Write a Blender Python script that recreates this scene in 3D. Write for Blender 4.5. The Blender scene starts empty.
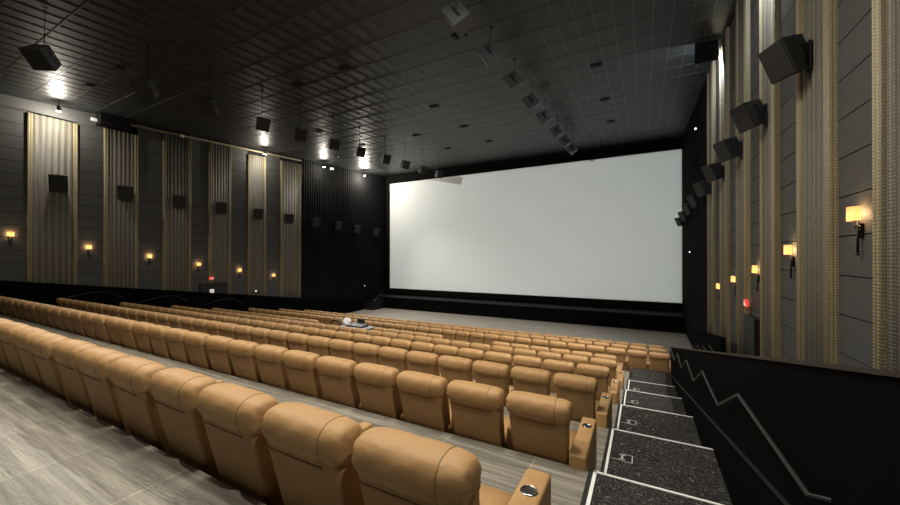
import bpy, bmesh, math, random
from mathutils import Vector, Matrix
random.seed(7)
PI = math.pi
sc = bpy.context.scene
C = sc.collection

# ------------------------------------------------------------------ helpers
def link(o, parent=None):
    C.objects.link(o)
    if parent is not None:
        o.parent = parent
    return o

def obj(name, bm, mat, parent=None, smooth=False, loc=None, rot=None):
    me = bpy.data.meshes.new(name)
    bmesh.ops.recalc_face_normals(bm, faces=bm.faces)
    bm.to_mesh(me); bm.free()
    mats = mat if isinstance(mat, (list, tuple)) else [mat]
    for m in mats:
        me.materials.append(m)
    if smooth:
        for p in me.polygons:
            p.use_smooth = True
    o = bpy.data.objects.new(name, me)
    if loc is not None: o.location = loc
    if rot is not None: o.rotation_euler = rot
    return link(o, parent)

def thing(name, label, cat, loc=(0, 0, 0), rot=(0, 0, 0), group=None):
    o = bpy.data.objects.new(name, None)
    o.location = loc; o.rotation_euler = rot
    o.empty_display_size = .1
    o['label'] = label; o['category'] = cat
    if group: o['group'] = group
    return link(o)

def tag(o, label, cat, group=None):
    o['label'] = label; o['category'] = cat
    if group: o['group'] = group
    return o

def struct(name, bm, mat, smooth=False):
    o = obj(name, bm, mat, None, smooth)
    o['kind'] = 'structure'
    return o

def box(bm, x0, x1, y0, y1, z0, z1, mi=0, M=None):
    co = [(x0,y0,z0),(x1,y0,z0),(x1,y1,z0),(x0,y1,z0),(x0,y0,z1),(x1,y0,z1),(x1,y1,z1),(x0,y1,z1)]
    vs = [bm.verts.new(M @ Vector(c) if M else c) for c in co]
    fs = []
    for f in [(0,3,2,1),(4,5,6,7),(0,1,5,4),(1,2,6,5),(2,3,7,6),(3,0,4,7)]:
        fc = bm.faces.new([vs[i] for i in f]); fc.material_index = mi; fs.append(fc)
    return vs, fs

def hexa(bm, co, mi=0):
    vs = [bm.verts.new(c) for c in co]
    for f in [(0,3,2,1),(4,5,6,7),(0,1,5,4),(1,2,6,5),(2,3,7,6),(3,0,4,7)]:
        bm.faces.new([vs[i] for i in f]).material_index = mi
    return vs

def bevel(bm, off, seg=2, geom=None):
    bmesh.ops.bevel(bm, geom=list(geom if geom is not None else bm.edges), offset=off, segments=seg, profile=.6, affect='EDGES')

def rbox(x0, x1, y0, y1, z0, z1, off, seg=2):
    bm = bmesh.new(); box(bm, x0, x1, y0, y1, z0, z1); bevel(bm, off, seg); return bm

def tube(bm, pts, r, n=8, mi=0, caps=True):
    pts = [Vector(p) for p in pts]
    rings = []
    for i, p in enumerate(pts):
        if i == 0: t = pts[1] - p
        elif i == len(pts) - 1: t = p - pts[i-1]
        else: t = (pts[i+1] - p).normalized() + (p - pts[i-1]).normalized()
        t.normalize()
        a = t.orthogonal() if abs(t.z) > .95 else t.cross(Vector((0,0,1)))
        a.normalize(); b = t.cross(a)
        rings.append([bm.verts.new(p + (a*math.cos(2*PI*k/n) + b*math.sin(2*PI*k/n))*r) for k in range(n)])
    for i in range(len(rings)-1):
        for k in range(n):
            f = bm.faces.new([rings[i][k], rings[i][(k+1)%n], rings[i+1][(k+1)%n], rings[i+1][k]]); f.material_index = mi
    if caps:
        bm.faces.new(rings[0]); bm.faces.new(rings[-1])

def lathe(bm, prof, n=20, mi=0, M=None, close=True):
    rings = []
    for r, z in prof:
        ring = []
        for k in range(n):
            v = Vector((r*math.cos(2*PI*k/n), r*math.sin(2*PI*k/n), z))
            ring.append(bm.verts.new(M @ v if M else v))
        rings.append(ring)
    for i in range(len(rings)-1):
        for k in range(n):
            f = bm.faces.new([rings[i][k], rings[i][(k+1)%n], rings[i+1][(k+1)%n], rings[i+1][k]]); f.material_index = mi
    if close:
        bm.faces.new(rings[0]); bm.faces.new(rings[-1])

# ------------------------------------------------------------------ materials
def mat(name, base=(.5,.5,.5), rough=.6, metal=0, spec=.5, emit=None, estr=0):
    m = bpy.data.materials.new(name); m.use_nodes = True
    nt = m.node_tree; b = nt.nodes['Principled BSDF']
    b.inputs['Base Color'].default_value = (*base, 1)
    b.inputs['Roughness'].default_value = rough
    b.inputs['Metallic'].default_value = metal
    b.inputs['Specular IOR Level'].default_value = spec
    if emit:
        b.inputs['Emission Color'].default_value = (*emit, 1)
        b.inputs['Emission Strength'].default_value = estr
    return m, nt, b

def N(nt, t, **kw):
    n = nt.nodes.new(t)
    for k, v in kw.items(): setattr(n, k, v)
    return n

def coords(nt, scale=(1,1,1), gen='Object'):
    tc = N(nt, 'ShaderNodeTexCoord'); mp = N(nt, 'ShaderNodeMapping')
    mp.inputs['Scale'].default_value = scale
    nt.links.new(tc.outputs[gen], mp.inputs['Vector'])
    return mp.outputs['Vector']

def noise(nt, vec, scale, detail=4, rough=.55, dist=0):
    n = N(nt, 'ShaderNodeTexNoise')
    n.inputs['Scale'].default_value = scale; n.inputs['Detail'].default_value = detail
    n.inputs['Roughness'].default_value = rough; n.inputs['Distortion'].default_value = dist
    nt.links.new(vec, n.inputs['Vector'])
    return n.outputs['Fac']

def ramp(nt, fac, stops):
    r = N(nt, 'ShaderNodeValToRGB'); e = r.color_ramp.elements
    while len(e) < len(stops): e.new(.5)
    for k, (p, c) in enumerate(stops):
        e[k].position = p; e[k].color = (*c, 1) if len(c) == 3 else c
    nt.links.new(fac, r.inputs['Fac'])
    return r.outputs['Color']

def bump(nt, b, h, strength=.3, dist=.01):
    n = N(nt, 'ShaderNodeBump')
    n.inputs['Strength'].default_value = strength; n.inputs['Distance'].default_value = dist
    nt.links.new(h, n.inputs['Height']); nt.links.new(n.outputs['Normal'], b.inputs['Normal'])

def math_(nt, op, a, b=None):
    n = N(nt, 'ShaderNodeMath', operation=op)
    for i, v in enumerate((a, b)):
        if v is None: continue
        if isinstance(v, (int, float)): n.inputs[i].default_value = v
        else: nt.links.new(v, n.inputs[i])
    return n.outputs[0]

def leather(name, c1, c2, rough=.5):
    m, nt, b = mat(name, c1, rough, 0, .4)
    v = coords(nt)
    n1 = noise(nt, v, 5, 4)
    nt.links.new(ramp(nt, n1, [(.3, c1), (.7, c2)]), b.inputs['Base Color'])
    n2 = noise(nt, coords(nt, (1, 2.0, 1)), 11, 2, .45, .5)
    n3 = noise(nt, v, 220, 2)
    h = math_(nt, 'ADD', n2, math_(nt, 'MULTIPLY', n3, .12))
    bump(nt, b, h, .34, .012)
    return m
M = {}
M['tan'] = leather('tan_leather', (.35,.20,.080), (.42,.245,.102), .58)
M['tan2'] = leather('tan_leather_shell', (.29,.165,.064), (.34,.195,.078), .62)
M['pipe'] = mat('leather_piping', (.22,.125,.05), .6)[0]
M['black'] = mat('black_plastic', (.012,.012,.013), .5)[0]
M['base'] = mat('seat_base_black', (.012,.010,.009), .7)[0]
M['chrome'] = mat('chrome', (.75,.75,.76), .12, 1)[0]
M['cupin'] = mat('cup_inner', (.06,.06,.06), .35, .6)[0]

# floor planks: streaks run along the rows, pale seams across them
m, nt, b = mat('vinyl_plank', (.3,.27,.22), .42, 0, .5)
vs = coords(nt, (.35, 9, 1)); n1 = noise(nt, vs, 2.4, 6, .6)
c = ramp(nt, n1, [(.34, (.135,.121,.098)), (.5, (.215,.196,.16)), (.66, (.33,.302,.25))])
br = N(nt, 'ShaderNodeTexBrick'); br.inputs['Scale'].default_value = 1
br.inputs['Brick Width'].default_value = .92; br.inputs['Row Height'].default_value = 2.1
br.inputs['Mortar Size'].default_value = .008; br.offset = .0
br.inputs['Color1'].default_value = (1,1,1,1); br.inputs['Color2'].default_value = (.86,.86,.86,1); br.inputs['Mortar'].default_value = (1.35,1.35,1.3,1)
nt.links.new(coords(nt), br.inputs['Vector'])
mx = N(nt, 'ShaderNodeMixRGB', blend_type='MULTIPLY'); mx.inputs[0].default_value = 1
nt.links.new(c, mx.inputs[1]); nt.links.new(br.outputs['Color'], mx.inputs[2])
nt.links.new(mx.outputs[0], b.inputs['Base Color'])
n2 = noise(nt, coords(nt, (1.5, 14, 1)), 5, 4)
n3 = noise(nt, coords(nt, (14, 3, 1)), 4, 3)
nt.links.new(ramp(nt, math_(nt, 'MULTIPLY', math_(nt, 'ADD', n2, n3), .5), [(.35, (.28,)*3), (.65, (.5,)*3)]), b.inputs['Roughness'])
bump(nt, b, math_(nt, 'ADD', n2, n3), .6, .008)
M['plank'] = m
M['riser'] = mat('riser_black', (.012,.011,.010), .7)[0]
M['nosing'] = mat('white_nosing', (.78,.78,.75), .5)[0]
# front floor
m, nt, b = mat('front_floor', (.3,.27,.24), .5)
n1 = noise(nt, coords(nt, (.4, 3, 1)), 1.5, 5)
nt.links.new(ramp(nt, n1, [(.3, (.25,.225,.19)), (.7, (.36,.33,.285))]), b.inputs['Base Color'])
M['front'] = m
# carpet with scribbled pale lines
m, nt, b = mat('aisle_carpet', (.02,.02,.02), .95, 0, .1)
n1 = noise(nt, coords(nt), 3.0, 2, .5, 2.4)
f = math_(nt, 'ABSOLUTE', math_(nt, 'SUBTRACT', math_(nt, 'FRACT', math_(nt, 'MULTIPLY', n1, 9)), .5))
n2 = noise(nt, coords(nt), 240, 2)
col = ramp(nt, f, [(.03, (.155,.148,.13)), (.11, (.026,.025,.024))])
mx = N(nt, 'ShaderNodeMixRGB', blend_type='MULTIPLY'); mx.inputs[0].default_value = .7
nt.links.new(col, mx.inputs[1]); nt.links.new(ramp(nt, n2, [(.35, (.6,)*3), (.65, (1.3,)*3)]), mx.inputs[2])
nt.links.new(mx.outputs[0], b.inputs['Base Color'])
bump(nt, b, n2, .6, .01)
M['carpet'] = m
M['darkcarpet'] = mat('dark_carpet', (.012,.011,.011), .95, 0, .1)[0]
# ceiling
m, nt, b = mat('ceiling_tile', (.03,.03,.032), .45, 0, .4)
n1 = noise(nt, coords(nt), .8, 3)
nt.links.new(ramp(nt, n1, [(.3, (.013,.014,.0145)), (.7, (.020,.021,.022))]), b.inputs['Base Color'])
M['tile'] = m
M['grid'] = mat('ceiling_grid', (.085,.085,.085), .32, .3)[0]
M['gridblack'] = mat('ceiling_grid_black', (.006,.006,.006), .5)[0]
# walls
m, nt, b = mat('wall_board', (.05,.05,.05), .75, 0, .3)
n1 = noise(nt, coords(nt, (1, 1, 6)), 14, 4)
nt.links.new(ramp(nt, n1, [(.3, (.052,.052,.050)), (.7, (.078,.077,.073))]), b.inputs['Base Color'])
bump(nt, b, n1, .2, .004)
M['board'] = m
M['wallblack'] = mat('wall_black', (.006,.006,.0065), .85, 0, .15)[0]
m, nt, b = mat('drape_black', (.02,.02,.021), .8, 0, .12)
m.node_tree.nodes['Principled BSDF'].inputs['Base Color'].default_value = (.0038,.0038,.0042,1); M['drape'] = m
def mesh_fabric(name, c1, c2, rough=.55):
    m, nt, b = mat(name, c1, rough, 0, .5)
    v = coords(nt, (1, 1, 1))
    vo = N(nt, 'ShaderNodeTexVoronoi', feature='F1'); vo.inputs['Scale'].default_value = 26; vo.inputs['Randomness'].default_value = .12
    nt.links.new(v, vo.inputs['Vector'])
    nt.links.new(ramp(nt, vo.outputs['Distance'], [(.25, c1), (.55, c2)]), b.inputs['Base Color'])
    bump(nt, b, vo.outputs['Distance'], .6, .012)
    return m
M['fluted'] = mesh_fabric('fluted_fabric', (.20,.18,.14), (.08,.073,.058))
M['edge'] = mesh_fabric('tan_edge_fabric', (.34,.28,.165), (.17,.138,.082))
# screen
m, nt, b = mat('screen_vinyl', (.80,.82,.81), .75, 0, .2)
M['screen'] = m
M['maskblack'] = mat('screen_masking', (.006,.006,.006), .9, 0, .1)[0]
M['stage'] = mat('stage_black', (.014,.014,.015), .7, 0, .2)[0]
M['stagefront'] = mat('stage_front_black', (.0035,.0035,.004), .9, 0, .05)[0]
M['spk'] = mat('speaker_cabinet', (.016,.016,.018), .5)[0]
M['spkside'] = mat('speaker_cabinet_grey', (.11,.115,.12), .5)[0]
M['grille'] = mat('speaker_grille', (.003,.003,.0035), .6)[0]
M['shade'] = mat('sconce_shade', (.75,.5,.24), .6, 0, .3, (1,.50,.17), .8)[0]
M['iron'] = mat('black_iron', (.012,.011,.010), .4, .5)[0]
M['lens'] = mat('lamp_lens', (1,1,1), .4, 0, .5, (1,.95,.82), 60)[0]
M['lampbody'] = mat('lamp_body', (.12,.12,.12), .4, .5)[0]
M['rail'] = mat('handrail_metal', (.032,.032,.034), .4, .4)[0]
M['halfwall'] = mat('half_wall_black', (.0022,.0022,.0025), .9, 0, .03)[0]
M['cap'] = mat('half_wall_cap', (.007,.007,.007), .5)[0]
M['white'] = mat('white_plastic', (.75,.75,.74), .5)[0]
M['glow'] = mat('small_light', (1,1,1), .5, 0, .5, (1,.95,.85), 3)[0]
M['red'] = mat('red_sign', (.5,.02,.02), .5, 0, .5, (1,.07,.05), .8)[0]
M['signwhite'] = mat('sign_white', (.9,.9,.9), .5, 0, .5, (1,.9,.85), .3)[0]
M['cable'] = mat('cable', (.02,.02,.02), .6)[0]
M['door'] = mat('door_black', (.006,.006,.006), .5)[0]
M['plate'] = mat('row_plate', (.008,.008,.008), .6)[0]
M['letter'] = mat('row_letter', (.50,.46,.42), .6)[0]
M['greytop'] = mat('grey_desk_top', (.35,.36,.38), .35)[0]

# ------------------------------------------------------------------ room numbers (metres, camera at z = 0)
XL, XR = -22.75, 2.35
YB, YF = -6.0, 28.55
P = 2.10                      # row to row
TE = [1.35 + P*k for k in range(9)]     # front edge of tier k
TZ = [-1.46, -1.93, -2.43, -2.85, -3.25, -3.65, -3.97, -4.32, -4.64, -4.90]
FLOORZ = -4.92
STZ = -4.80
AX0, AX1 = -.37, .76          # stair aisle
def ceil(y): return 6.302 + .0585*y

# ------------------------------------------------------------------ floor tiers
bm = bmesh.new()
for k in range(9):
    y0 = YB if k == 0 else TE[k-1]
    y1 = TE[k]
    x1 = AX0 - .07 if 0 < k < 7 else (AX0 - .07 if k == 0 else .95)
    zb = TZ[k+1] - .05
    vs, fs = box(bm, XL, x1, y0, y1, zb, TZ[k])
    for f in fs: f.material_index = 1
    fs[1].material_index = 0
struct('floor', bm, [M['plank'], M['riser']])
# floor in front of the stage
bm = bmesh.new()
hexa(bm, [(XL,TE[8],FLOORZ-.1),(XR,TE[8],FLOORZ-.1),(XR,YF,STZ-.1),(XL,YF,STZ-.1),(XL,TE[8],FLOORZ),(XR,TE[8],FLOORZ),(XR,YF,STZ+.03),(XL,YF,STZ+.03)])
struct('floor.001', bm, M['front'])
# the stair aisle: one carpet landing per tier and a half step in front of each
bm = bmesh.new()
for k in range(7):
    y0 = YB if k == 0 else TE[k-1]
    y1 = TE[k]
    box(bm, AX0-.005, AX1, y0, y1, TZ[k+1]-.06, TZ[k] if k < 6 else -3.85)
    if k < 6:
        box(bm, AX0-.005, AX1, y1, y1+.30, TZ[k+1]-.02, (TZ[k]+TZ[k+1])/2)
struct('floor.002', bm, M['carpet'])
# ramp in the corridor behind the half wall
bm = bmesh.new()
hexa(bm, [(.9,YB,-1.7),(XR,YB,-1.7),(XR,14.,-4.9),(.9,14.,-4.9),(.9,YB,-1.6),(XR,YB,-1.6),(XR,14.,-4.85),(.9,14.,-4.85)])
box(bm, .96, XR, 14., TE[8], FLOORZ-.1, FLOORZ+.02)
struct('floor.003', bm, M['darkcarpet'])
# black gap and white strips along the aisle, one pair per tier, nosings across the stairs
n = 0
def trim(bm, m):
    global n
    n += 1
    o = struct('trim_%d' % n, bm, m); return o
for k in range(7):
    y0 = -1. if k == 0 else TE[k-1] + .01
    bm = bmesh.new(); box(bm, AX0-.07, AX0-.032, y0, TE[k]+.004, TZ[k]-.30, TZ[k]+.004); trim(bm, M['riser'])
    bm = bmesh.new(); box(bm, AX0-.030, AX0-.002, y0, TE[k]+.004, TZ[k]-.05, TZ[k]+.008)
    if k < 6:
        box(bm, AX0-.032, AX0+.003, TE[k]+.004, TE[k]+.30, (TZ[k]+TZ[k+1])/2-.1, (TZ[k]+TZ[k+1])/2+.012)
    if 0 < k < 6: trim(bm, M['nosing'])
    else: bm.free()
    if k in range(0, 6):
        bm = bmesh.new(); box(bm, AX0-.03, AX1, TE[k]-.014, TE[k]+.012, TZ[k]-.03, TZ[k]+.008); 
        box(bm, AX0-.03, AX1, TE[k]+.275, TE[k]+.304, (TZ[k]+TZ[k+1])/2-.03, (TZ[k]+TZ[k+1])/2+.008)
        trim(bm, M['nosing'])

# row letter plaques on the landings
for k, word in ((1,'nearest the camera'),(2,'on the second landing down'),(3,'on the third landing down'),(4,'on the fourth landing down'),(5,'on the lowest landing')):
    y = TE[k-1] + 1.36; z = TZ[k] + .004
    t = thing('row_letter_plaque', 'small black row letter plaque set in the stair carpet, ' + word, 'sign', (AX0+.135, y, z))
    bm = bmesh.new()
    box(bm, -.115, .115, -.10, .10, -.002, .004); obj('plate', bm, M['plate'], t)
    bm = bmesh.new()
    box(bm, .103, .115, -.10, .085, .004, .007); box(bm, 0, .115, -.10, -.088, .004, .007); box(bm, -.115, 0, -.085, -.078, .004, .007); box(bm, .0, .115, .078, .085, .004, .007)
    obj('border', bm, M['letter'], t)
    bm = bmesh.new()
    box(bm, -.012, .012, -.055, .055, .004, .008); box(bm, -.034, .034, .045, .06, .004, .008); box(bm, -.034, .034, -.06, -.045, .004, .008)
    obj('letter', bm, M['letter'], t)

# ------------------------------------------------------------------ ceiling
bm = bmesh.new()
hexa(bm, [(XL-.1,YB,ceil(YB)),(XR+.1,YB,ceil(YB)),(XR+.1,YF,ceil(YF)),(XL-.1,YF,ceil(YF)),
          (XL-.1,YB,ceil(YB)+.2),(XR+.1,YB,ceil(YB)+.2),(XR+.1,YF,ceil(YF)+.2),(XL-.1,YF,ceil(YF)+.2)])
struct('ceiling', bm, M['tile'])
bm = bmesh.new()
x = .246 - .51*45
while x < XR:
    hexa(bm, [(x-.009,YB,ceil(YB)-.008),(x+.009,YB,ceil(YB)-.008),(x+.009,YF,ceil(YF)-.008),(x-.009,YF,ceil(YF)-.008),
              (x-.009,YB,ceil(YB)+.01),(x+.009,YB,ceil(YB)+.01),(x+.009,YF,ceil(YF)+.01),(x-.009,YF,ceil(YF)+.01)])
    x += .51
struct('trim_60', bm, M['grid'])
bm = bmesh.new()
y = 3.65 - 1.042*9
while y < YF:
    if y > YB:
        box(bm, XL, XR, y-.011, y+.011, ceil(y)-.010, ceil(y)+.012)
    y += 1.042
struct('trim_61', bm, M['grid'])

# ------------------------------------------------------------------ walls
# board panels with open joints every .465 m
def boards(bm, xa, xb, y0, y1, z0, z1, joint=.792, hh=.5225, gap=.016, off=0):
    k = math.floor((z0-joint)/hh)
    while True:
        a = joint + k*hh + gap/2; b_ = joint + (k+1)*hh - gap/2
        if a > z1: break
        a2, b2 = max(a, z0), min(b_, z1)
        if b2 - a2 > .02: box(bm, xa, xb, y0, y1, a2, b2)
        k += 1
bm = bmesh.new(); box(bm, XL-.12, XL-.02, YB, YF, -5.2, 9)
struct('wall_left_backing', bm, M['wallblack']).name = 'wall_left'
FL = [(2.386,3.92),(4.794,6.317),(7.224,8.534),(9.61,10.965),(11.917,13.205),(14.302,15.557),(16.71,18.39)]
bm = bmesh.new()
edges = [YB] + [v for ab in [(0.,1.534)]+FL for v in ab]
for i in range(0, len(edges)-1, 2):
    a, b_ = edges[i], edges[i+1]
    boards(bm, XL-.02, XL+.02, a, b_, -4.8, ceil(a)-.01 if i else 5.8)
struct('wall_left_boards', bm, M['board']).name = 'wall_left.001'
# band above the panels, under the ceiling
bm = bmesh.new()
hexa(bm, [(XL-.02,YB,6.11),(XL+.05,YB,6.11),(XL+.05,6.94,6.11),(XL-.02,6.94,6.11),(XL-.02,YB,ceil(YB)+.05),(XL+.05,YB,ceil(YB)+.05),(XL+.05,6.94,ceil(6.94)+.02),(XL-.02,6.94,ceil(6.94)+.02)])
struct('trim_62', bm, M['board'])

def fluted_panel(x, s, y0, y1, z0, z1fn, label, nf=6):
    # s = +1: panel faces +X (left wall); -1: faces -X (right wall)
    t = thing('fluted_wall_panel', label, 'wall panel', (x, (y0+y1)/2, z0))
    w = y1 - y0; ez = .15
    def strip(name, a, b_, waves, amp, m, depth):
        bm = bmesh.new(); nseg = max(8, waves*10)
        za = 0
        prev = None
        for i in range(nseg+1):
            u = i/nseg; yy = a + (b_-a)*u
            d = depth + amp*math.cos(2*PI*waves*u)*-1
            zt = z1fn((y0+y1)/2 + yy) - z0
            v = [bm.verts.new((s*d, yy, 0)), bm.verts.new((s*d, yy, zt)), bm.verts.new((0, yy, zt)), bm.verts.new((0, yy, 0))]
            if prev:
                for q in range(4):
                    bm.faces.new([prev[q], v[q], v[(q+1)%4], prev[(q+1)%4]])
            else: bm.faces.new(v)
            prev = v
        bm.faces.new(prev[::-1])
        o = obj(name, bm, m, t, smooth=False)
        for p in o.data.polygons:
            if abs(p.normal.x) > .2 and len(p.vertices) == 4 and abs(p.normal.z) < .3: p.use_smooth = True
        return o
    strip('fabric', -w/2+ez, w/2-ez, nf, .014, M['fluted'], .07)
    strip('edge_strip', -w/2, -w/2+ez, 2, .014, M['edge'], .10)
    strip('edge_strip', w/2-ez, w/2, 2, .014, M['edge'], .10)
    return t
ordl = ['nearest the camera on','second from the camera on','third from the camera on','fourth from the camera on','fifth from the camera on','nearest the screen on']
for i, (a, b_) in enumerate(FL[1:]):
    zt = (lambda y: 6.037) if i == 0 else (lambda y: 6.16) if i == 1 else (lambda y: ceil(y)-.22) if i < 4 else (lambda y: ceil(y)-.45)
    fluted_panel(XL+.02, 1, a, b_, -4.8, zt, 'tall fluted grey panel with tan edges, %s the left wall' % ordl[i])
fluted_panel(XL+.02, 1, FL[0][0], FL[0][1], -4.8, lambda y: 6.037, 'tall fluted grey panel at the left edge of the left wall')
# trim rail over the middle panels
bm = bmesh.new()
hexa(bm, [(XL+.02,8.12,ceil(8.12)-.22),(XL+.14,8.12,ceil(8.12)-.22),(XL+.14,18.39,ceil(18.39)-.22),(XL+.02,18.39,ceil(18.39)-.22),
          (XL+.02,8.12,ceil(8.12)-.13),(XL+.14,8.12,ceil(8.12)-.13),(XL+.14,18.39,ceil(18.39)-.13),(XL+.02,18.39,ceil(18.39)-.13)])
struct('trim_63', bm, M['edge'])
# bulkhead box over the second panel
bm = bmesh.new(); box(bm, XL+.0, XL+.6, 6.94, 8.06, 6.18, ceil(6.94)+.02); struct('trim_64', bm, M['wallblack'])

# right wall
bm = bmesh.new(); box(bm, XR+.02, XR+.12, YB, YF, -5.2, 9)
struct('wall_right', bm, M['wallblack'])
FR = [(-0.17,1.25),(2.18,3.48),(4.48,5.73),(6.81,7.97),(9.15,10.11),(11.36,12.42),(13.76,14.78),(16.21,17.47)]
bm = bmesh.new()
edges = [YB] + [v for ab in FR for v in ab]
for i in range(0, len(edges)-1, 2):
    boards(bm, XR-.02, XR+.02, edges[i], edges[i+1], -4.9, ceil(edges[i])+.0)
struct('wall_right_boards', bm, M['board']).name = 'wall_right.001'
names = ['beside and behind the camera','just outside the photo beside the camera','at the far right edge, nearest the camera','second from the right edge','third from the right edge','fourth from the right edge','fifth from the right edge','nearest the screen']
for i, (a, b_) in enumerate(FR):
    if b_ < 2: continue
    fluted_panel(XR-.02, -1, a, b_, -4.9, lambda y: ceil(y)-.05, 'tall perforated fluted tan panel on the right wall, ' + names[i], nf=5)

# black draped side walls towards the screen
def drape(x, s, y0, y1, z0, amp, pitch_):
    bm = bmesh.new(); prev = None
    nseg = int((y1-y0)/pitch_*8)
    for i in range(nseg+1):
        y = y0 + (y1-y0)*i/nseg
        d = .06 + amp*math.sin(2*PI*(y-y0)/pitch_ + .7*math.sin(y*1.7))
        v = [bm.verts.new((x+s*d, y, z0)), bm.verts.new((x+s*d, y, ceil(y)-.005))]
        if prev: bm.faces.new([prev[0], v[0], v[1], prev[1]])
        prev = v
    return bm
struct('wall_left_drape', drape(XL, 1, 18.42, YF-.15, -4.9, .03, .22), M['drape'], True).name = 'wall_left.002'
struct('wall_right_drape', drape(XR, -1, 17.5, YF-.15, -4.9, .03, .22), M['drape'], True).name = 'wall_right.002'
bm = bmesh.new(); box(bm, XL-.1, XR+.1, YF, YF+.1, -5.2, 9); struct('wall_front', bm, M['maskblack'])
bm = bmesh.new(); 
box(bm, XL-.1, XR+.1, YB-.1, YB, -5.2, 9); struct('wall_back', bm, M['wallblack'])

# ------------------------------------------------------------------ screen and stage
t = thing('cinema_screen', 'huge blank white cinema screen filling the front wall', 'screen', (-9.93, 28.43, 2.04))
hx, z0, z1 = 12.17, -3.11-2.04, 7.185-2.04
bm = bmesh.new(); box(bm, -hx, hx, -.01, .02, z0, z1); obj('screen_surface', bm, M['screen'], t)
bm = bmesh.new()
box(bm, -hx-.35, hx+.06, -.04, .05, z1, z1+.14); box(bm, -hx-.35, hx+.06, -.04, .05, z0-.5, z0)
box(bm, -hx-.35, -hx, -.04, .05, z0, z1); box(bm, hx, hx+.06, -.04, .05, z0, z1)
obj('masking_frame', bm, M['maskblack'], t)
SY = 26.6
bm = bmesh.new(); box(bm, XL+.1, XR-.1, SY, YF-.1, -3.80, -3.73)
o = thing('stage', 'low black stage platform running below the cinema screen', 'stage', (-10.2, SY, FLOORZ))
ob = obj('deck', bm, M['stage'], o, loc=(10.2, -SY, -FLOORZ))
bm = bmesh.new(); box(bm, XL+.1, XR-.1, SY+.02, SY+.12, FLOORZ, -3.80)
obj('front_panel', bm, M['stagefront'], o, loc=(10.2, -SY, -FLOORZ))
# steps at the left end of the stage
t = thing('stage_steps', 'small black flight of steps at the left end of the stage', 'steps', (-22.0, 25.1, FLOORZ+.02))
for i in range(5):
    bm = bmesh.new(); box(bm, -.65, .65, .28*i, .28*(i+1)-.004, 0, .2*(i+1)); obj('step', bm, M['stage'], t)
bm = bmesh.new()
tube(bm, [(.62,0.05,.02),(.62,.05,.85),(.62,1.36,1.75),(.62,1.36,.96)], .018); obj('handrail', bm, M['rail'], t)

# ------------------------------------------------------------------ half wall beside the stairs
def hwz(y): return -.03 - .2135*y
bm = bmesh.new()
ys = [(-2., -.24), (1.0, -.24), (13.7, hwz(13.7))]
prev = None
for y, z in ys:
    v = [bm.verts.new((.76,y,-4.4)), bm.verts.new((.90,y,-4.4)), bm.verts.new((.90,y,z)), bm.verts.new((.76,y,z))]
    if prev:
        for q in range(4): bm.faces.new([prev[q], v[q], v[(q+1)%4], prev[(q+1)%4]])
    else: bm.faces.new(v)
    prev = v
bm.faces.new(prev)
struct('wall_stair', bm, M['halfwall']).name = 'wall_right.003'
bm = bmesh.new(); prev = None
for y, z in ys:
    v = [bm.verts.new((.745,y,z)), bm.verts.new((.915,y,z)), bm.verts.new((.915,y,z+.022)), bm.verts.new((.745,y,z+.022))]
    if prev:
        for q in range(4): bm.faces.new([prev[q], v[q], v[(q+1)%4], prev[(q+1)%4]])
    else: bm.faces.new(v)
    prev = v
bm.faces.new(prev); struct('trim_65', bm, M['cap'])
bm = bmesh.new()
hexa(bm, [(.745,2.,-1.31),(.76,2.,-1.31),(.76,13.7,-3.86),(.745,13.7,-3.86),(.745,2.,-1.285),(.76,2.,-1.285),(.76,13.7,-3.835),(.745,13.7,-3.835)])
struct('trim_66', bm, M['cap'])
# handrail that follows the landings and steps
t = thing('handrail', 'dark metal zigzag handrail running down the half wall beside the stairs', 'handrail', (.69, 2.4, -1.19))
pts = [(.69+.07, 2.30, -1.13), (.69, 2.32, -1.14)]
hz = [-1.18, -1.575, -1.96, -2.33, -2.70]
for k in range(5):
    if k: pts.append((.69, 2.48+P*k+.12, hz[k]))
    pts.append((.69, 3.77+P*k, hz[k]+.03))
pts.append((.69, 13.2, -3.1))
bm = bmesh.new(); tube(bm, [(p[0]-.69, p[1]-2.4, p[2]+1.19) for p in pts], .014, 8)
obj('rail', bm, M['rail'], t)
for k in range(5):
    bm = bmesh.new(); y = 3.3+P*k-2.4; z = hz[k]+1.19
    tube(bm, [(0,y,z),(.01,y,z-.03),(.06,y,z-.035)], .006, 6); obj('bracket', bm, M['iron'], t)

# low black wall and second handrail by the right exit, down in the corridor
bm = bmesh.new()
hexa(bm, [(1.82,12.,-4.8),(1.92,12.,-4.8),(1.92,18.2,-4.8),(1.82,18.2,-4.8),(1.82,12.,-2.17),(1.92,12.,-2.17),(1.92,18.2,-3.06),(1.82,18.2,-3.06)])
struct('wall_right.004', bm, M['halfwall'])
t = thing('exit_handrail', 'dark zigzag handrail on the low wall by the right hand exit', 'handrail', (1.7, 12.6, -2.6))
bm = bmesh.new()
pp = []
for k in range(4): pp += [(1.76, 12.8+1.35*k, -2.75-.3*k), (1.76, 13.5+1.35*k, -2.72-.3*k)]
tube(bm, [(a-1.7, b_-12.6, c_+2.6) for a, b_, c_ in pp], .014, 8); obj('rail', bm, M['rail'], t)

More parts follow.
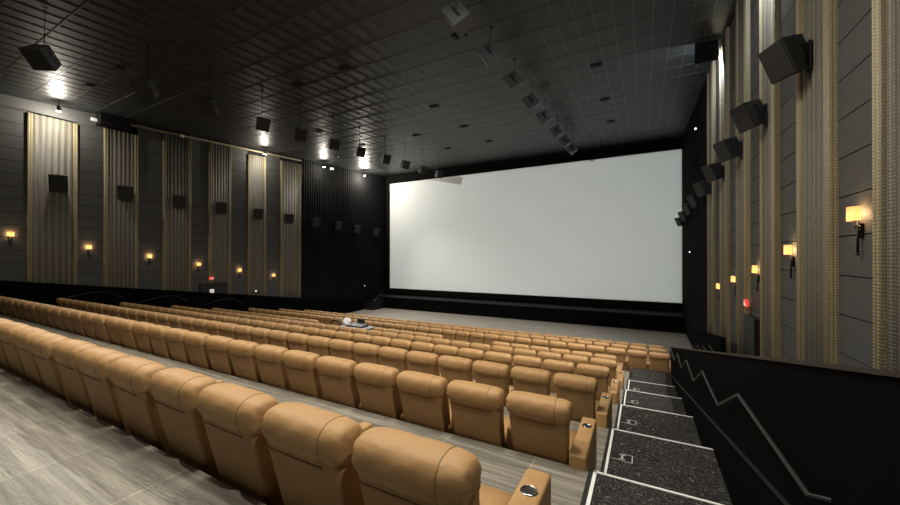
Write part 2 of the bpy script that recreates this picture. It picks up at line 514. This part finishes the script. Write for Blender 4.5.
# left low wall with its handrails
bm = bmesh.new()
def lwz(y): return -.37 - .157*y
hexa(bm, [(-22.55,YB,-4.9),(-22.42,YB,-4.9),(-22.42,24.9,-4.9),(-22.55,24.9,-4.9),(-22.55,YB,lwz(YB)),(-22.42,YB,lwz(YB)),(-22.42,24.9,lwz(24.9)+.2),(-22.55,24.9,lwz(24.9)+.2)])
struct('wall_left.003', bm, M['halfwall'])
for k, (ya, word) in enumerate(((5.7,'leftmost of three'),(8.5,'middle of three'),(11.6,'rightmost of three, beside the dark doorway'))):
    z = lwz(ya) - .42
    t = thing('wall_handrail', 'short bent handrail on the black left parapet, ' + word, 'handrail', (-22.32, ya, z))
    bm = bmesh.new()
    tube(bm, [(-.1,0,-.16),(0,0,-.16),(0,.9,.03),(0,1.5,.02),(0,2.2,-.36)], .016, 8); obj('rail', bm, M['rail'], t)

# ------------------------------------------------------------------ doors and signs
bm = bmesh.new(); box(bm, XR-.16, XR-.02, 10.43, 11.4, -4.4, -1.42)
d = struct('door_1', bm, M['door'])
bm = bmesh.new(); box(bm, XL+.02, XL+.22, 11.42, 12.9, -4.4, -1.57)
d2 = struct('door_2', bm, M['door'])
bm = bmesh.new(); box(bm, XL+.22, XL+.235, 11.9, 12.14, -2.18, -1.93)
tag(obj('door_notice', bm, M['signwhite']), 'small white notice on the dark doorway in the left wall', 'sign')
def exit_sign(x, s, y, z, label):
    t = thing('exit_light', label, 'sign', (x, y, z))
    bm = rbox(min(0, s*.05), max(0, s*.05), -.13, .13, -.08, .08, .01); obj('housing', bm, M['red'], t)
    bm = bmesh.new()
    vs = [bm.verts.new((s*.056, a, b_)) for a, b_ in ((-.1,-.06),(.1,-.06),(.1,.05))]
    bm.faces.new(vs)
    r = bmesh.ops.extrude_face_region(bm, geom=list(bm.faces)); bmesh.ops.translate(bm, vec=(-s*.004,0,0), verts=[v for v in r['geom'] if isinstance(v, bmesh.types.BMVert)])
    obj('symbol', bm, M['signwhite'], t)
exit_sign(XL+.14, 1, 12.03, -1.28, 'small glowing red sign above the dark doorway on the left wall')
exit_sign(XR-.14, -1, 11.1, -1.13, 'small red sign above the exit door on the right wall')

# ------------------------------------------------------------------ recliners
RW = .309
def roll_point(x, a, k=1.):
    u = max(-1, min(1, x/RW))
    e = max(0., 1-abs(u)**6.0)**.34
    end = max(0, (abs(u)-.55)/.45)
    dy, dz = math.cos(a), math.sin(a)
    r = (abs(dy)**2.6 + abs(dz)**2.6)**(-1/2.6)*(.35+.65*e)*(1 - .03*math.exp(-((x-.175)/.012)**2))
    r *= 1 + .016*math.sin(a*9 + x*14)*end + .008*math.sin(a*5 + 31*x) + .005*math.sin(a*11-50*x)
    return (x + .004*math.sin(a*7)*end, .022 + dy*.116*r*k, .977 + dz*.109*r*k)
def roll_mesh():
    # padded headrest rolled over the top of the back; local origin on the tier at the back of the seat
    bm = bmesh.new(); nx, nt_ = (44, 26); rings = []
    for i in range(nx+1):
        u = -1 + 2*i/nx
        u = math.copysign(abs(u)**.8, u)
        rings.append([bm.verts.new(roll_point(u*RW, 2*PI*k/nt_)) for k in range(nt_)])
    for i in range(nx):
        for k in range(nt_):
            bm.faces.new([rings[i][k], rings[i][(k+1)%nt_], rings[i+1][(k+1)%nt_], rings[i+1][k]])
    bm.faces.new(rings[0]); bm.faces.new(rings[-1])
    return bm
def back_mesh():
    bm = bmesh.new()
    hexa(bm, [(-.25,.11,.17),(.25,.11,.17),(.25,.20,.17),(-.25,.20,.17),(-.280,-.066,.93),(.280,-.066,.93),(.280,.15,.98),(-.280,.15,.98)])
    bevel(bm, .028, 3)
    return bm
def cushion_mesh():
    bm = bmesh.new(); box(bm, -.245, .245, .20, .80, .24, .46)
    bmesh.ops.subdivide_edges(bm, edges=bm.edges[:], cuts=3, use_grid_fill=True)
    for v in bm.verts:
        if v.co.z > .45: v.co.z += .03*math.cos(v.co.x*PI/.52)*math.cos((v.co.y-.5)*PI/.65)
    bevel(bm, .001, 1, [])
    return bm
def lumbar_mesh():
    bm = bmesh.new()
    hexa(bm, [(-.235,.20,.44),(.235,.20,.44),(.235,.31,.44),(-.235,.31,.44),(-.235,.13,.90),(.235,.13,.90),(.235,.24,.90),(-.235,.24,.90)])
    bevel(bm, .04, 3); return bm
def arm_mesh(y0, w):
    bm = bmesh.new(); box(bm, -w/2, w/2, y0, .86, .10, .62); bevel(bm, .018, 2); return bm
def hem_mesh():
    bm = bmesh.new()
    tube(bm, [roll_point(.175, .6+3.6*k/18, .995) for k in range(19)], .0038, 6)
    tube(bm, [(-.270,-.049,.858),(-.1,-.050,.855),(.1,-.050,.855),(.168,-.049,.858)], .0055, 6)
    return bm
def make_recliner():
    t = thing('recliner', '', 'recliner')
    obj('backrest', back_mesh(), M['tan2'], t, True)
    h = obj('headrest', roll_mesh(), M['tan'], t, True)
    obj('piping', hem_mesh(), M['pipe'], h, True)
    obj('lumbar_cushion', lumbar_mesh(), M['tan'], t, True)
    obj('seat_cushion', cushion_mesh(), M['tan'], t, True)
    bm = rbox(-.235, .235, .76, .84, .10, .40, .03); obj('footrest', bm, M['tan2'], t, True)
    bm = bmesh.new(); box(bm, -.24, .24, .13, .76, .0, .235); obj('seat_base', bm, M['base'], t)
    return t
def add_arm(t, end=False, left=False):
    sx = (-1 if left else 1)
    w = .150 if end else .105
    y0 = -.03 if end else .20
    cx = sx*(.364 if end else .335)
    key = (end, left)
    if key in ARM:
        src = ARM[key]; a = src.copy(); C.objects.link(a); a.parent = t
        for ch in src.children:
            c = ch.copy(); C.objects.link(c); c.parent = a
        return a
    a = obj('armrest', arm_mesh(y0, w), M['tan'], t, True, loc=(cx, 0, 0))
    bm = bmesh.new()
    r = .043
    lathe(bm, [(r+.006,.618),(r+.006,.6265),(r,.628),(r-.004,.626),(r-.005,.60)], 22, close=False)
    lathe(bm, [(r-.005,.6215),(r-.008,.6212),(.0005,.6212)], 22, 1, close=False)
    for v in bm.verts: v.co.y += .63
    obj('cup_holder', bm, [M['chrome'], M['cupin']], a, True)
    ARM[key] = a
    return a
ARM = {}
def smooth_fix(o):
    pass
proto = make_recliner()
used_proto = [False]
def copy_thing(r):
    n_ = r.copy(); C.objects.link(n_)
    for ch in r.children:
        if ch.name.startswith('armrest'): continue
        c = ch.copy(); C.objects.link(c); c.parent = n_
        for g in ch.children:
            d_ = g.copy(); C.objects.link(d_); d_.parent = c
    return n_
ordn = ['first','second','third','fourth','fifth','sixth','seventh','eighth','ninth','tenth','eleventh','twelfth','thirteenth','fourteenth','fifteenth','sixteenth','seventeenth','eighteenth','nineteenth','twentieth','twenty-first','twenty-second','twenty-third','twenty-fourth','twenty-fifth','twenty-sixth','twenty-seventh','twenty-eighth','twenty-ninth','thirtieth','thirty-first','thirty-second','thirty-third','thirty-fourth','thirty-fifth','thirty-sixth']
S = .670
rows = []   # (row number, y of tier edge behind, z floor, x of last seat, x of left end, height scale)
xe = -.90
lefts = {1:-12.0, 2:-21.95, 3:-21.95, 4:-21.95, 5:-21.95, 6:-21.95, 7:-21.95, 8:-21.95, 9:-21.95}
for r in range(1, 10):
    if r <= 6: y, z, x0 = TE[r-1], TZ[r], xe - (.14 if r == 6 else .03 if r == 1 else 0)
    else: y, z, x0 = TE[r-1], TZ[r], .46
    hs = {1:1.0, 2:1.0, 3:1.005, 4:.992, 5:.993, 6:.91, 7:1.0, 8:1.0, 9:.93}[r]
    k = 0; x = x0; prev_gap = False
    while x > lefts[r]:
        gap = (r == 6 and (-6.45 < x < -4.7 or -13.4 < x < -10.4))
        if not gap:
            if not used_proto[0]: t = proto; used_proto[0] = True
            else: t = copy_thing(proto)
            t.location = (x, y + random.uniform(-.006, .006), z)
            t.scale = (1, 1, hs)
            t.rotation_euler = (random.uniform(-.008,.008), 0, random.uniform(-.012,.012))
            side = 'from the stair aisle' if r <= 6 else 'from the right end'
            t['label'] = 'tan leather recliner in the %s row from the camera, %s seat %s' % (ordn[r-1], ordn[k], side)
            t['group'] = 'tan leather recliners in rows'
            add_arm(t, end=(k == 0), left=False)
            if x - S <= lefts[r]: add_arm(t, end=True, left=True)
        k += 1; x -= S

# ------------------------------------------------------------------ speakers
def speaker_parts(t, w, h, d, tilt, yaw, big=False, side=None):
    # cabinet: front face looks along local +X before rotation; sides narrow towards the back
    R = Matrix.Rotation(yaw, 4, 'Z') @ Matrix.Rotation(tilt, 4, 'Y')
    bm = bmesh.new()
    co = [(0,-w/2,-h/2),(0,w/2,-h/2),(0,w/2,h/2),(0,-w/2,h/2),(-d,-w*.32,-h/2),(-d,w*.32,-h/2),(-d,w*.32,h/2*.8),(-d,-w*.32,h/2*.8)]
    vs = [bm.verts.new(R @ Vector(c)) for c in co]
    for f in [(0,1,2,3),(4,7,6,5),(0,4,5,1),(3,2,6,7),(0,3,7,4),(1,5,6,2)]: bm.faces.new([vs[i] for i in f])
    bevel(bm, .012, 2)
    cab = obj('cabinet', bm, side or M['spk'], t)
    bm = bmesh.new(); box(bm, -.005, .014, -w/2*.93, w/2*.93, -h/2*.94, h/2*.94, 0, R); obj('grille', bm, M['grille'], t)
    for sg in (1, -1):
        bm = bmesh.new()
        Ms = R @ Matrix.Translation((-d*.5, sg*w*.41, .0)) @ Matrix.Rotation(sg*-math.atan2(w*.18, d), 4, 'Z')
        box(bm, -d*.08, d*.08, -.012, .012, -h*.28, h*.28, 0, Ms); obj('side_slot', bm, M['grille'], t)
    return R
def wall_speaker(x, s, y, z, label, sc_=1., tilt=.42, yaw=0, group=None):
    w, h, d = .52*sc_, .62*sc_, .42*sc_
    t = thing('wall_speaker', label, 'speaker', (x, y, z), group=group)
    base_yaw = (0 if s > 0 else PI) + yaw
    speaker_parts(t, w, h, d, tilt, base_yaw)
    bm = bmesh.new()
    wx = -s*abs((XL+.12 - x) if s > 0 else (XR-.12 - x))
    tube(bm, [(-s*d*.6, 0, .02), (wx, 0, .06)], .022, 8)
    box(bm, min(wx, wx+s*.03), max(wx, wx+s*.03), -.07, .07, -.22, .22)
    obj('bracket', bm, M['iron'], t)
rY = [7.41, 9.65, 11.82, 14.1, 16.46, 18.8, 21.2, 23.5, 25.9]
rZ = [3.20, 3.07, 2.93, 2.80, 2.67, 2.55, 2.46, 2.35, 2.24]
nm = ['nearest the camera','second from the camera','third from the camera','fourth from the camera','fifth from the camera','sixth from the camera','seventh from the camera','eighth from the camera','nearest the screen']
for i in range(9):
    wall_speaker(1.84, -1, rY[i], rZ[i]-.14, 'black tilted speaker bracketed high on the right wall, ' + nm[i], .90, .42, .42)
lY = [5.6, 7.885, 10.203, 12.41, 14.75, 17.091]; lZ = [3.181, 3.102, 2.979, 2.912, 2.8, 2.688]
for i in range(6):
    wall_speaker(-22.25, 1, lY[i], lZ[i], 'black speaker on a fluted left wall panel, ' + (['nearest the camera','second from the camera','third from the camera','fourth from the camera','fifth from the camera','sixth, nearest the black drape'][i]), 1.12, .30, -.35)
dY = [19.488, 21.84, 24.024, 26.6]; dZ = [2.61, 2.542, 2.408, 2.33]
for i in range(4):
    wall_speaker(-22.25, 1, dY[i], dZ[i], 'black speaker on the black draped left wall, ' + ['farthest left','second from the left','third from the left','closest to the screen'][i], 1.06, .3, -.2)

def hung_speaker(x, y, z, yaw, tilt, label, sc_, grey=False, group=None):
    t = thing('ceiling_speaker', label, 'speaker', (x, y, z), group=group)
    w, h, d = .50*sc_, .52*sc_, .42*sc_
    speaker_parts(t, w, h, d, tilt, yaw, side=M['spkside'] if grey else None)
    zc = ceil(y) - z
    cx, cy = math.cos(yaw)*-d*.45, math.sin(yaw)*-d*.45
    bm = bmesh.new()
    tube(bm, [(cx, cy, h*.40), (cx, cy, h*.5+.12)], .014, 6)
    nx_, ny_ = -math.sin(yaw), math.cos(yaw)
    tube(bm, [(cx+nx_*w*.40, cy+ny_*w*.40, .02), (cx+nx_*w*.42, cy+ny_*w*.42, h*.5+.05), (cx-nx_*w*.42, cy-ny_*w*.42, h*.5+.05), (cx-nx_*w*.40, cy-ny_*w*.40, .02)], .010, 6)
    obj('yoke', bm, M['iron'], t)
    bm = bmesh.new(); tube(bm, [(cx, cy, h*.5+.10), (cx, cy, zc-.02)], .009, 6)
    box(bm, cx-.05, cx+.05, cy-.05, cy+.05, zc-.025, zc-.004)
    obj('drop_rod', bm, M['iron'], t)
cY = [7.952, 10.058, 12.298, 14.605, 16.8, 19.443, 21.728, 23.856]
for i, y in enumerate(cY):
    z = 5.376 + .0585*y
    hung_speaker(-4.256, y, z, PI + .12, .62, 'grey speaker hung from the ceiling over the right half, ' + nm[i if i < 7 else 8], 1.12, True)
cL = [3.024, 5.219, 7.056, 9.184, 11.01, 12.992, 14.896, 17.136, 19.152, 21.28, 23.52]
for i, y in enumerate(cL):
    z = 4.816 + .0585*y
    w_ = ['nearest the camera','second from the camera','third from the camera','fourth, above the left lamps','fifth from the camera','sixth from the camera','seventh from the camera','eighth from the camera','ninth from the camera','tenth from the camera','nearest the screen'][i]
    hung_speaker(-13.55, y, z, -.95 if i < 3 else -.35, .85 if i < 3 else .45, 'dark speaker hung from the ceiling over the left half, ' + w_, 1.03)

# ------------------------------------------------------------------ sconces
def sconce(x, s, y, z, label, power):
    t = thing('wall_sconce', label, 'wall lamp', (x, y, z))
    # half-round open shade
    bm = bmesh.new(); nn = 12; pr = None
    for k in range(nn+1):
        a = -PI/2 + PI*k/nn
        cx, cy = s*(.05+.085*math.cos(a)**.6 if math.cos(a) > 0 else .05), .10*math.sin(a)
        v = [bm.verts.new((cx, cy, -.085)), bm.verts.new((cx, cy, .085))]
        if pr: bm.faces.new([pr[0], v[0], v[1], pr[1]])
        pr = v
    bmesh.ops.solidify(bm, geom=list(bm.faces), thickness=.004)
    obj('shade', bm, M['shade'], t, True)
    bm = bmesh.new()
    tube(bm, [(s*.045,0,-.09),(s*.045,0,-.48)], .013, 8)
    tube(bm, [(s*.045,0,-.14),(s*.045,-.09,-.17)], .008, 6); tube(bm, [(s*.045,0,-.14),(s*.045,.09,-.17)], .008, 6)
    tube(bm, [(s*.045,-.085,-.20),(s*.045,.085,-.20)], .009, 6)
    bmesh.ops.create_uvsphere(bm, u_segments=10, v_segments=6, radius=.02, matrix=Matrix.Translation((s*.045,0,-.49)))
    obj('bracket', bm, M['iron'], t, True)
    bm = bmesh.new(); box(bm, min(0, s*.035), max(0, s*.035), -.03, .03, -.30, -.12); obj('back_plate', bm, M['iron'], t)
    L = bpy.data.lights.new('sconce_light', 'POINT'); L.energy = power; L.color = (1, .62, .30); L.shadow_soft_size = .03
    lo = bpy.data.objects.new('sconce_light', L); lo.location = (s*.075, 0, 0); link(lo, t)
SP = 5.5
for i, (y, z) in enumerate(((3.94,0.91),(6.19,0.52),(8.45,0.12),(10.60,-0.29),(12.90,-0.64),(15.30,-1.02))):
    if i == 0: continue
    sconce(XR-.02, -1, y, z, 'glowing cream wall sconce on the right wall, ' + ['','nearest the camera','second from the camera','third from the camera','fourth from the camera','farthest, nearest the screen'][i], SP)
for i, (y, z) in enumerate(((4.357,0.918),(6.698,0.448),(9.038,0.034),(11.379,-0.426),(13.776,-0.851),(16.162,-1.288))):
    sconce(XL+.02, 1, y, z, 'small glowing sconce on the left wall, ' + ['at the left photo edge','second from the left','third from the left','fourth, above the dark doorway','fifth from the left','last before the black drape'][i], SP*1.2)

# ------------------------------------------------------------------ flood lamps
def flood(x, s, y, z, power, label, col=(1,.93,.80), shield=None, beam=0, aim=(0,0,0)):
    t = thing('flood_lamp', label, 'lamp', (x, y, z))
    bm = bmesh.new(); lathe(bm, [(.02,.16),(.06,.15),(.075,.02),(.085,-.02),(.085,-.04)], 16); obj('housing', bm, M['lampbody'], t, True)
    bm = bmesh.new(); lathe(bm, [(.075,-.045),(.05,-.055),(.001,-.058)], 16); obj('lens', bm, M['lens'], t, True)
    bm = bmesh.new(); tube(bm, [(0,0,.15),(0,0,ceil(y)-z-.01)], .012, 6); obj('stem', bm, M['iron'], t)
    if x > 2:
        bm = bmesh.new(); tube(bm, [(0,0,.12),(XR-.01-x,0,.12)], .014, 6); obj('wall_arm', bm, M['iron'], t)
    if beam:
        B_ = bpy.data.lights.new('flood_beam', 'SPOT'); B_.energy = beam; B_.color = (1,.95,.86); B_.spot_size = math.radians(80); B_.spot_blend = .8; B_.shadow_soft_size = .07
        bo = bpy.data.objects.new('flood_beam', B_); bo.location = (s*.0, 0, -.14)
        bo.rotation_euler = (Vector(aim)-Vector((x, y, z))).to_track_quat('-Z', 'Y').to_euler(); link(bo, t)
    if shield:
        bm = bmesh.new(); box(bm, shield[0], shield[1], -.115, -.10, -.30, ceil(y)-z-.02); obj('shield', bm, M['wallblack'], t)
    L = bpy.data.lights.new('flood_light', 'POINT'); L.energy = power; L.color = col; L.shadow_soft_size = .06
    lo = bpy.data.objects.new('flood_light', L); lo.location = (0, 0, -.10); link(lo, t)
FP = 210; BL = 2000; BR = 4500
for (y, z, w_, k) in ((5.53,6.25,'over the leftmost fluted panel',1.2),(15.0,6.77,'over the panels near the drape',.8),(19.97,7.02,'over the black drape, left one',1.1),(24.6,7.27,'nearest the screen',4.4)):
    flood(-21.95, 1, y, z, FP*k, 'bright flood lamp at the top of the left wall, ' + w_, beam=BL*(.45 if y < 8 else .9 if y < 18 else 1.4), aim=(-6, y+1, -3.5) if y < 18 else (-14, y-1.5, -4.8))
for (y, z, w_, k) in ((9.35,6.4,'nearest the camera',.9),(14.6,6.75,'nearest the screen',1.1)):
    flood(1.95, -1, y, z, FP*k, 'bright flood lamp at the top of the right wall, ' + w_, (.85,.93,1), (-.44,.2), BR, (-7, y+2.5, -4.5))

flood(2.15, -1, .4, 5.9, 40, 'added flood lamp at the top of the right wall, above and behind the camera', (1,.94,.84), (-.05,.04), 1000, (-6.5, 3.5, -1.2))  # unseen lamp added to brighten the right-hand sides of the seats
# ------------------------------------------------------------------ ceiling fittings
def vent(x, y, label, lit=False):
    t = thing('ceiling_vent', label, 'vent', (x, y, ceil(y)))
    bm = bmesh.new(); box(bm, -.22, .22, -.13, .13, -.035, .02); box(bm, -.19, .19, -.10, .10, -.05, -.03); obj('housing', bm, M['gridblack'], t)
    bm = bmesh.new()
    for k in range(4): box(bm, -.19, .19, -.085+.05*k, -.075+.05*k, -.058, -.05)
    obj('louvre', bm, M['spk'], t)
vs_ = [(-18.995,5.578,'on the far left, nearest the left lamp'),(-16.341,5.578,'in the left area, right of the leftmost vent'),(-12.141,9.666,'middle left of the ceiling'),(-9.565,9.677,'middle of the ceiling, right of another vent'),
       (-8.77,14.638,'middle of the ceiling, ahead of the nearer pair'),(-1.557,14.347,'right side, nearest the camera'),(-1.59,18.189,'right side, middle of three'),(-1.613,21.941,'right side, nearest the screen'),
       (-12.13,18.133,'left of centre, third line back'),(-12.04,21.997,'left of centre, nearest the screen'),(-8.915,18.178,'centre, third line back'),(-8.938,21.93,'centre, nearest the screen'),(-5.04,9.934,'beneath the nearest hung grey speaker')]
for x, y, w_ in vs_: vent(x, y, 'small dark rectangular ceiling fitting, ' + w_)
for x, y, w_ in ((-16.408,14.549,'leftmost above the drape lamps'),(-20.037,19.309,'low near the black drape'),(-16.464,18.133,'right of the leftmost, near hung speakers'),(-19.197,22.243,'nearest the screen on the left')):
    t = thing('recessed_downlight', 'unlit round recessed ceiling light, ' + w_, 'ceiling light', (x, y, ceil(y)))
    bm = bmesh.new(); lathe(bm, [(.22,.0),(.24,-.02),(.17,-.035),(.16,-.01)], 24, close=False); obj('ring', bm, M['gridblack'], t, True)
    bm = bmesh.new(); lathe(bm, [(.16,-.012),(.001,-.014)], 24); obj('lens', bm, M['grid'], t)
# small white fittings on the walls
def fitting(name, x, y, z, label, sz=.09, m='white', cat='fitting'):
    bm = rbox(-sz*.7, sz*.7, -sz, sz, -sz*.7, sz*.7, .01); o = obj(name, bm, M[m], None, False, (x, y, z)); tag(o, label, cat)
fitting('emergency_light', XL+.22, 10.44, 6.70, 'small white emergency light high on the left wall under the ceiling', .09)
fitting('emergency_light', XL+.24, 21.3, 7.2, 'small white box beside the flood lamps over the black drape', .13)
fitting('junction_box', XL+.2, 6.83, 6.38, 'pale box under the ceiling beside the leftmost flood lamp', .10)
fitting('indicator_light', XR-.1, 21.3, 6.3, 'tiny pale light high on the black right side wall', .05, 'glow')
fitting('indicator_light', XR-.1, 24., .26, 'tiny pale light on the black right wall beside the screen', .035, 'glow')
fitting('indicator_light', XL+.12, 14.84, -2.28, 'tiny white light low on a fluted left wall panel', .03, 'glow')
fitting('indicator_light', XL+.1, 25.4, -2.7, 'tiny white light on the black drape above the stage steps', .025, 'glow')

# ------------------------------------------------------------------ control desk in the seventh row
dz = TZ[6]
t = thing('control_desk', 'low black control desk with grey top among the front seats', 'desk', (-11.4, 12.2, dz))
bm = rbox(-.75, .75, -.30, .38, .78, .84, .01); obj('desk_top', bm, M['greytop'], t)
bm = bmesh.new(); box(bm, -.72, .72, .28, .36, .0, .78); obj('modesty_panel', bm, M['black'], t)
bm = bmesh.new(); box(bm, -.74, -.66, -.28, .28, 0, .78); obj('side_panel', bm, M['black'], t)
bm = bmesh.new(); box(bm, .66, .74, -.28, .28, 0, .78); obj('side_panel', bm, M['black'], t)
t = thing('mixing_console', 'flat black mixing console lying on the control desk', 'console', (-11.3, 12.2, dz+.84))
bm = bmesh.new(); hexa(bm, [(-.45,-.22,0),(.45,-.22,0),(.45,.2,0),(-.45,.2,0),(-.45,-.22,.06),(.45,-.22,.06),(.45,.2,.13),(-.45,.2,.13)]); obj('body', bm, M['black'], t)
bm = bmesh.new()
for i in range(10): box(bm, -.40+.085*i, -.37+.085*i, -.15, -.11, .07, .095)
obj('fader', bm, M['white'], t)['kind'] = 'stuff'
t = thing('desk_monitor', 'small black box standing at the back of the control desk', 'monitor', (-11.35, 12.48, dz+.84))
bm = rbox(-.2, .2, -.04, .04, .05, .30, .01); obj('screen_case', bm, M['black'], t)
bm = bmesh.new(); box(bm, -.06, .06, -.05, .05, 0, .06); obj('stand', bm, M['black'], t)
t = thing('white_jacket', 'bright white cloth draped at the left end of the control desk', 'cloth', (-12.0, 12.25, dz+.84))
bm = bmesh.new(); bmesh.ops.create_uvsphere(bm, u_segments=20, v_segments=14, radius=1)
for v in bm.verts:
    d_ = 1 + .15*math.sin(v.co.x*7+v.co.z*5) + .08*math.sin(v.co.y*11)
    v.co = Vector((v.co.x*.20*d_, v.co.y*.18*d_, max(v.co.z*.17*d_+.14, 0)))
obj('cloth', bm, M['white'], t, True)
t = thing('curved_chair', 'chair with a black curved back beside the white cloth', 'chair', (-12.7, 12.25, dz))
bm = bmesh.new()
tube(bm, [(-.32,0,.7),(-.27,0,.90),(-.12,0,1.0),(.1,0,1.0),(.25,0,.90),(.3,0,.7)], .035, 8); obj('back_rim', bm, M['black'], t, True)
bm = rbox(-.27, .27, .02, .06, .55, .97, .015); obj('backrest', bm, M['tan2'], t)
bm = rbox(-.28, .28, -.0, .5, .42, .5, .02); obj('seat', bm, M['black'], t)
for sx in (-.24, .24):
    for sy in (.05, .45):
        bm = bmesh.new(); tube(bm, [(sx, sy, 0), (sx, sy, .43)], .018, 8); obj('leg', bm, M['black'], t)

# ------------------------------------------------------------------ light
def area(name, loc, target, size, size_y, power, col=(1,1,1), spread=PI):
    L = bpy.data.lights.new(name, 'AREA'); L.shape = 'RECTANGLE'; L.size = size; L.size_y = size_y
    L.energy = power; L.color = col; L.spread = spread
    o = bpy.data.objects.new(name, L); o.location = loc
    d = Vector(target) - Vector(loc); o.rotation_euler = d.to_track_quat('-Z', 'Y').to_euler()
    return link(o)
# fill lights added overhead, out of view, to light the seats evenly
area('fill_light', (-2.5, 3.6, 6.2), (-2.5, 4.2, -3), 2.0, .8, 450, (1, .94, .82))
area('fill_light', (-9.0, 2.6, 6.2), (-9.0, 3.4, -3), 2.0, .8, 430, (1, .94, .82))
area('fill_light', (-5.0, 1.3, 5.9), (-5.0, 1.4, -3), 5.0, .6, 270, (1, .94, .82))
area('fill_light', (-6.5, -3.5, 5.1), (-5.5, 6, -3), 2.0, 1.0, 60, (1, .94, .84))
for lx, ly, lz, lw, lh, word in ((-2.5,3.6,6.2,2.,.8,'nearest the stair aisle'),(-9.,2.6,6.2,2.,.8,'farther from the stair aisle'),(-5.,1.3,5.9,5.,.6,'long one over the first row'),(-6.5,-3.5,5.1,2.,1.,'at the back, behind the camera')):
    t = thing('fill_light_housing', 'added black fill light housing, ' + word, 'ceiling light', (lx, ly, lz))  # unseen housing added to carry each fill light
    bm = bmesh.new(); box(bm, -lw/2-.08, lw/2+.08, -lh/2-.08, lh/2+.08, .12, .20); obj('housing', bm, M['lampbody'], t)
    for sx in (-1, 1):
        bm = bmesh.new(); tube(bm, [(sx*lw*.4, 0, .19), (sx*lw*.4, 0, ceil(ly)-lz-.005)], .015, 6); obj('hanger', bm, M['iron'], t)
SCREEN_FILL = 15800
# added lamp behind the camera, boxed in to light only the screen evenly
px, py, pz = -9.0, YB+.35, 3.2
bm = bmesh.new()
ap = 1.2
k = ap/(28.43-py)
hw0 = (-22.10-px)*k, (2.24-px)*k
vz0 = (-3.11-pz)*k, (7.185-pz)*k
B = .75
box(bm, -B, hw0[0], ap-.01, ap, -B, B); box(bm, hw0[1], B, ap-.01, ap, -B, B)
box(bm, hw0[0], hw0[1], ap-.01, ap, -B, vz0[0]); box(bm, hw0[0], hw0[1], ap-.01, ap, vz0[1], B)
box(bm, -B, -B+.01, -.3, ap, -B, B); box(bm, B-.01, B, -.3, ap, -B, B); box(bm, -B, B, -.3, ap, -B, -B+.01); box(bm, -B, B, -.3, ap, B-.01, B)
box(bm, -B, B, -.31, -.3, -B, B)
t = thing('added_projector', 'added black lamp housing behind the camera that lights the screen', 'added_projector', (px, py, pz))
obj('housing', bm, M['wallblack'], t)
bm = bmesh.new(); tube(bm, [(0,0,.75),(0,0,ceil(py)-pz-.01)], .04, 8); obj('mount_pole', bm, M['iron'], t)
L = bpy.data.lights.new('screen_fill_lamp', 'SPOT'); L.energy = SCREEN_FILL; L.spot_size = math.radians(60); L.spot_blend = 0; L.shadow_soft_size = .004
L.color = (.93, 1, .97)
lo = bpy.data.objects.new('screen_fill_lamp', L); lo.rotation_euler = (PI/2 - .05, 0, 0); link(lo, t)

w = bpy.data.worlds.new('World'); sc.world = w; w.use_nodes = True
w.node_tree.nodes['Background'].inputs[0].default_value = (0, 0, 0, 1)

# ------------------------------------------------------------------ camera
cam = bpy.data.cameras.new('Camera'); co = bpy.data.objects.new('Camera', cam); link(co)
cam.sensor_width = 36; cam.lens = 359.12/900*36
cam.clip_start = .02; cam.clip_end = 200
cam.shift_y = 2.99/900
co.location = (0, 0, 0)
co.rotation_euler = (PI/2 + math.radians(.176), 0, math.radians(28.372))
sc.camera = co
sc.view_settings.view_transform = 'Standard'; sc.view_settings.look = 'None'
sc.view_settings.exposure = 0; sc.view_settings.gamma = 1
sc.cycles.use_denoising = True
sc.cycles.max_bounces = 6
sc.cycles.diffuse_bounces = 4
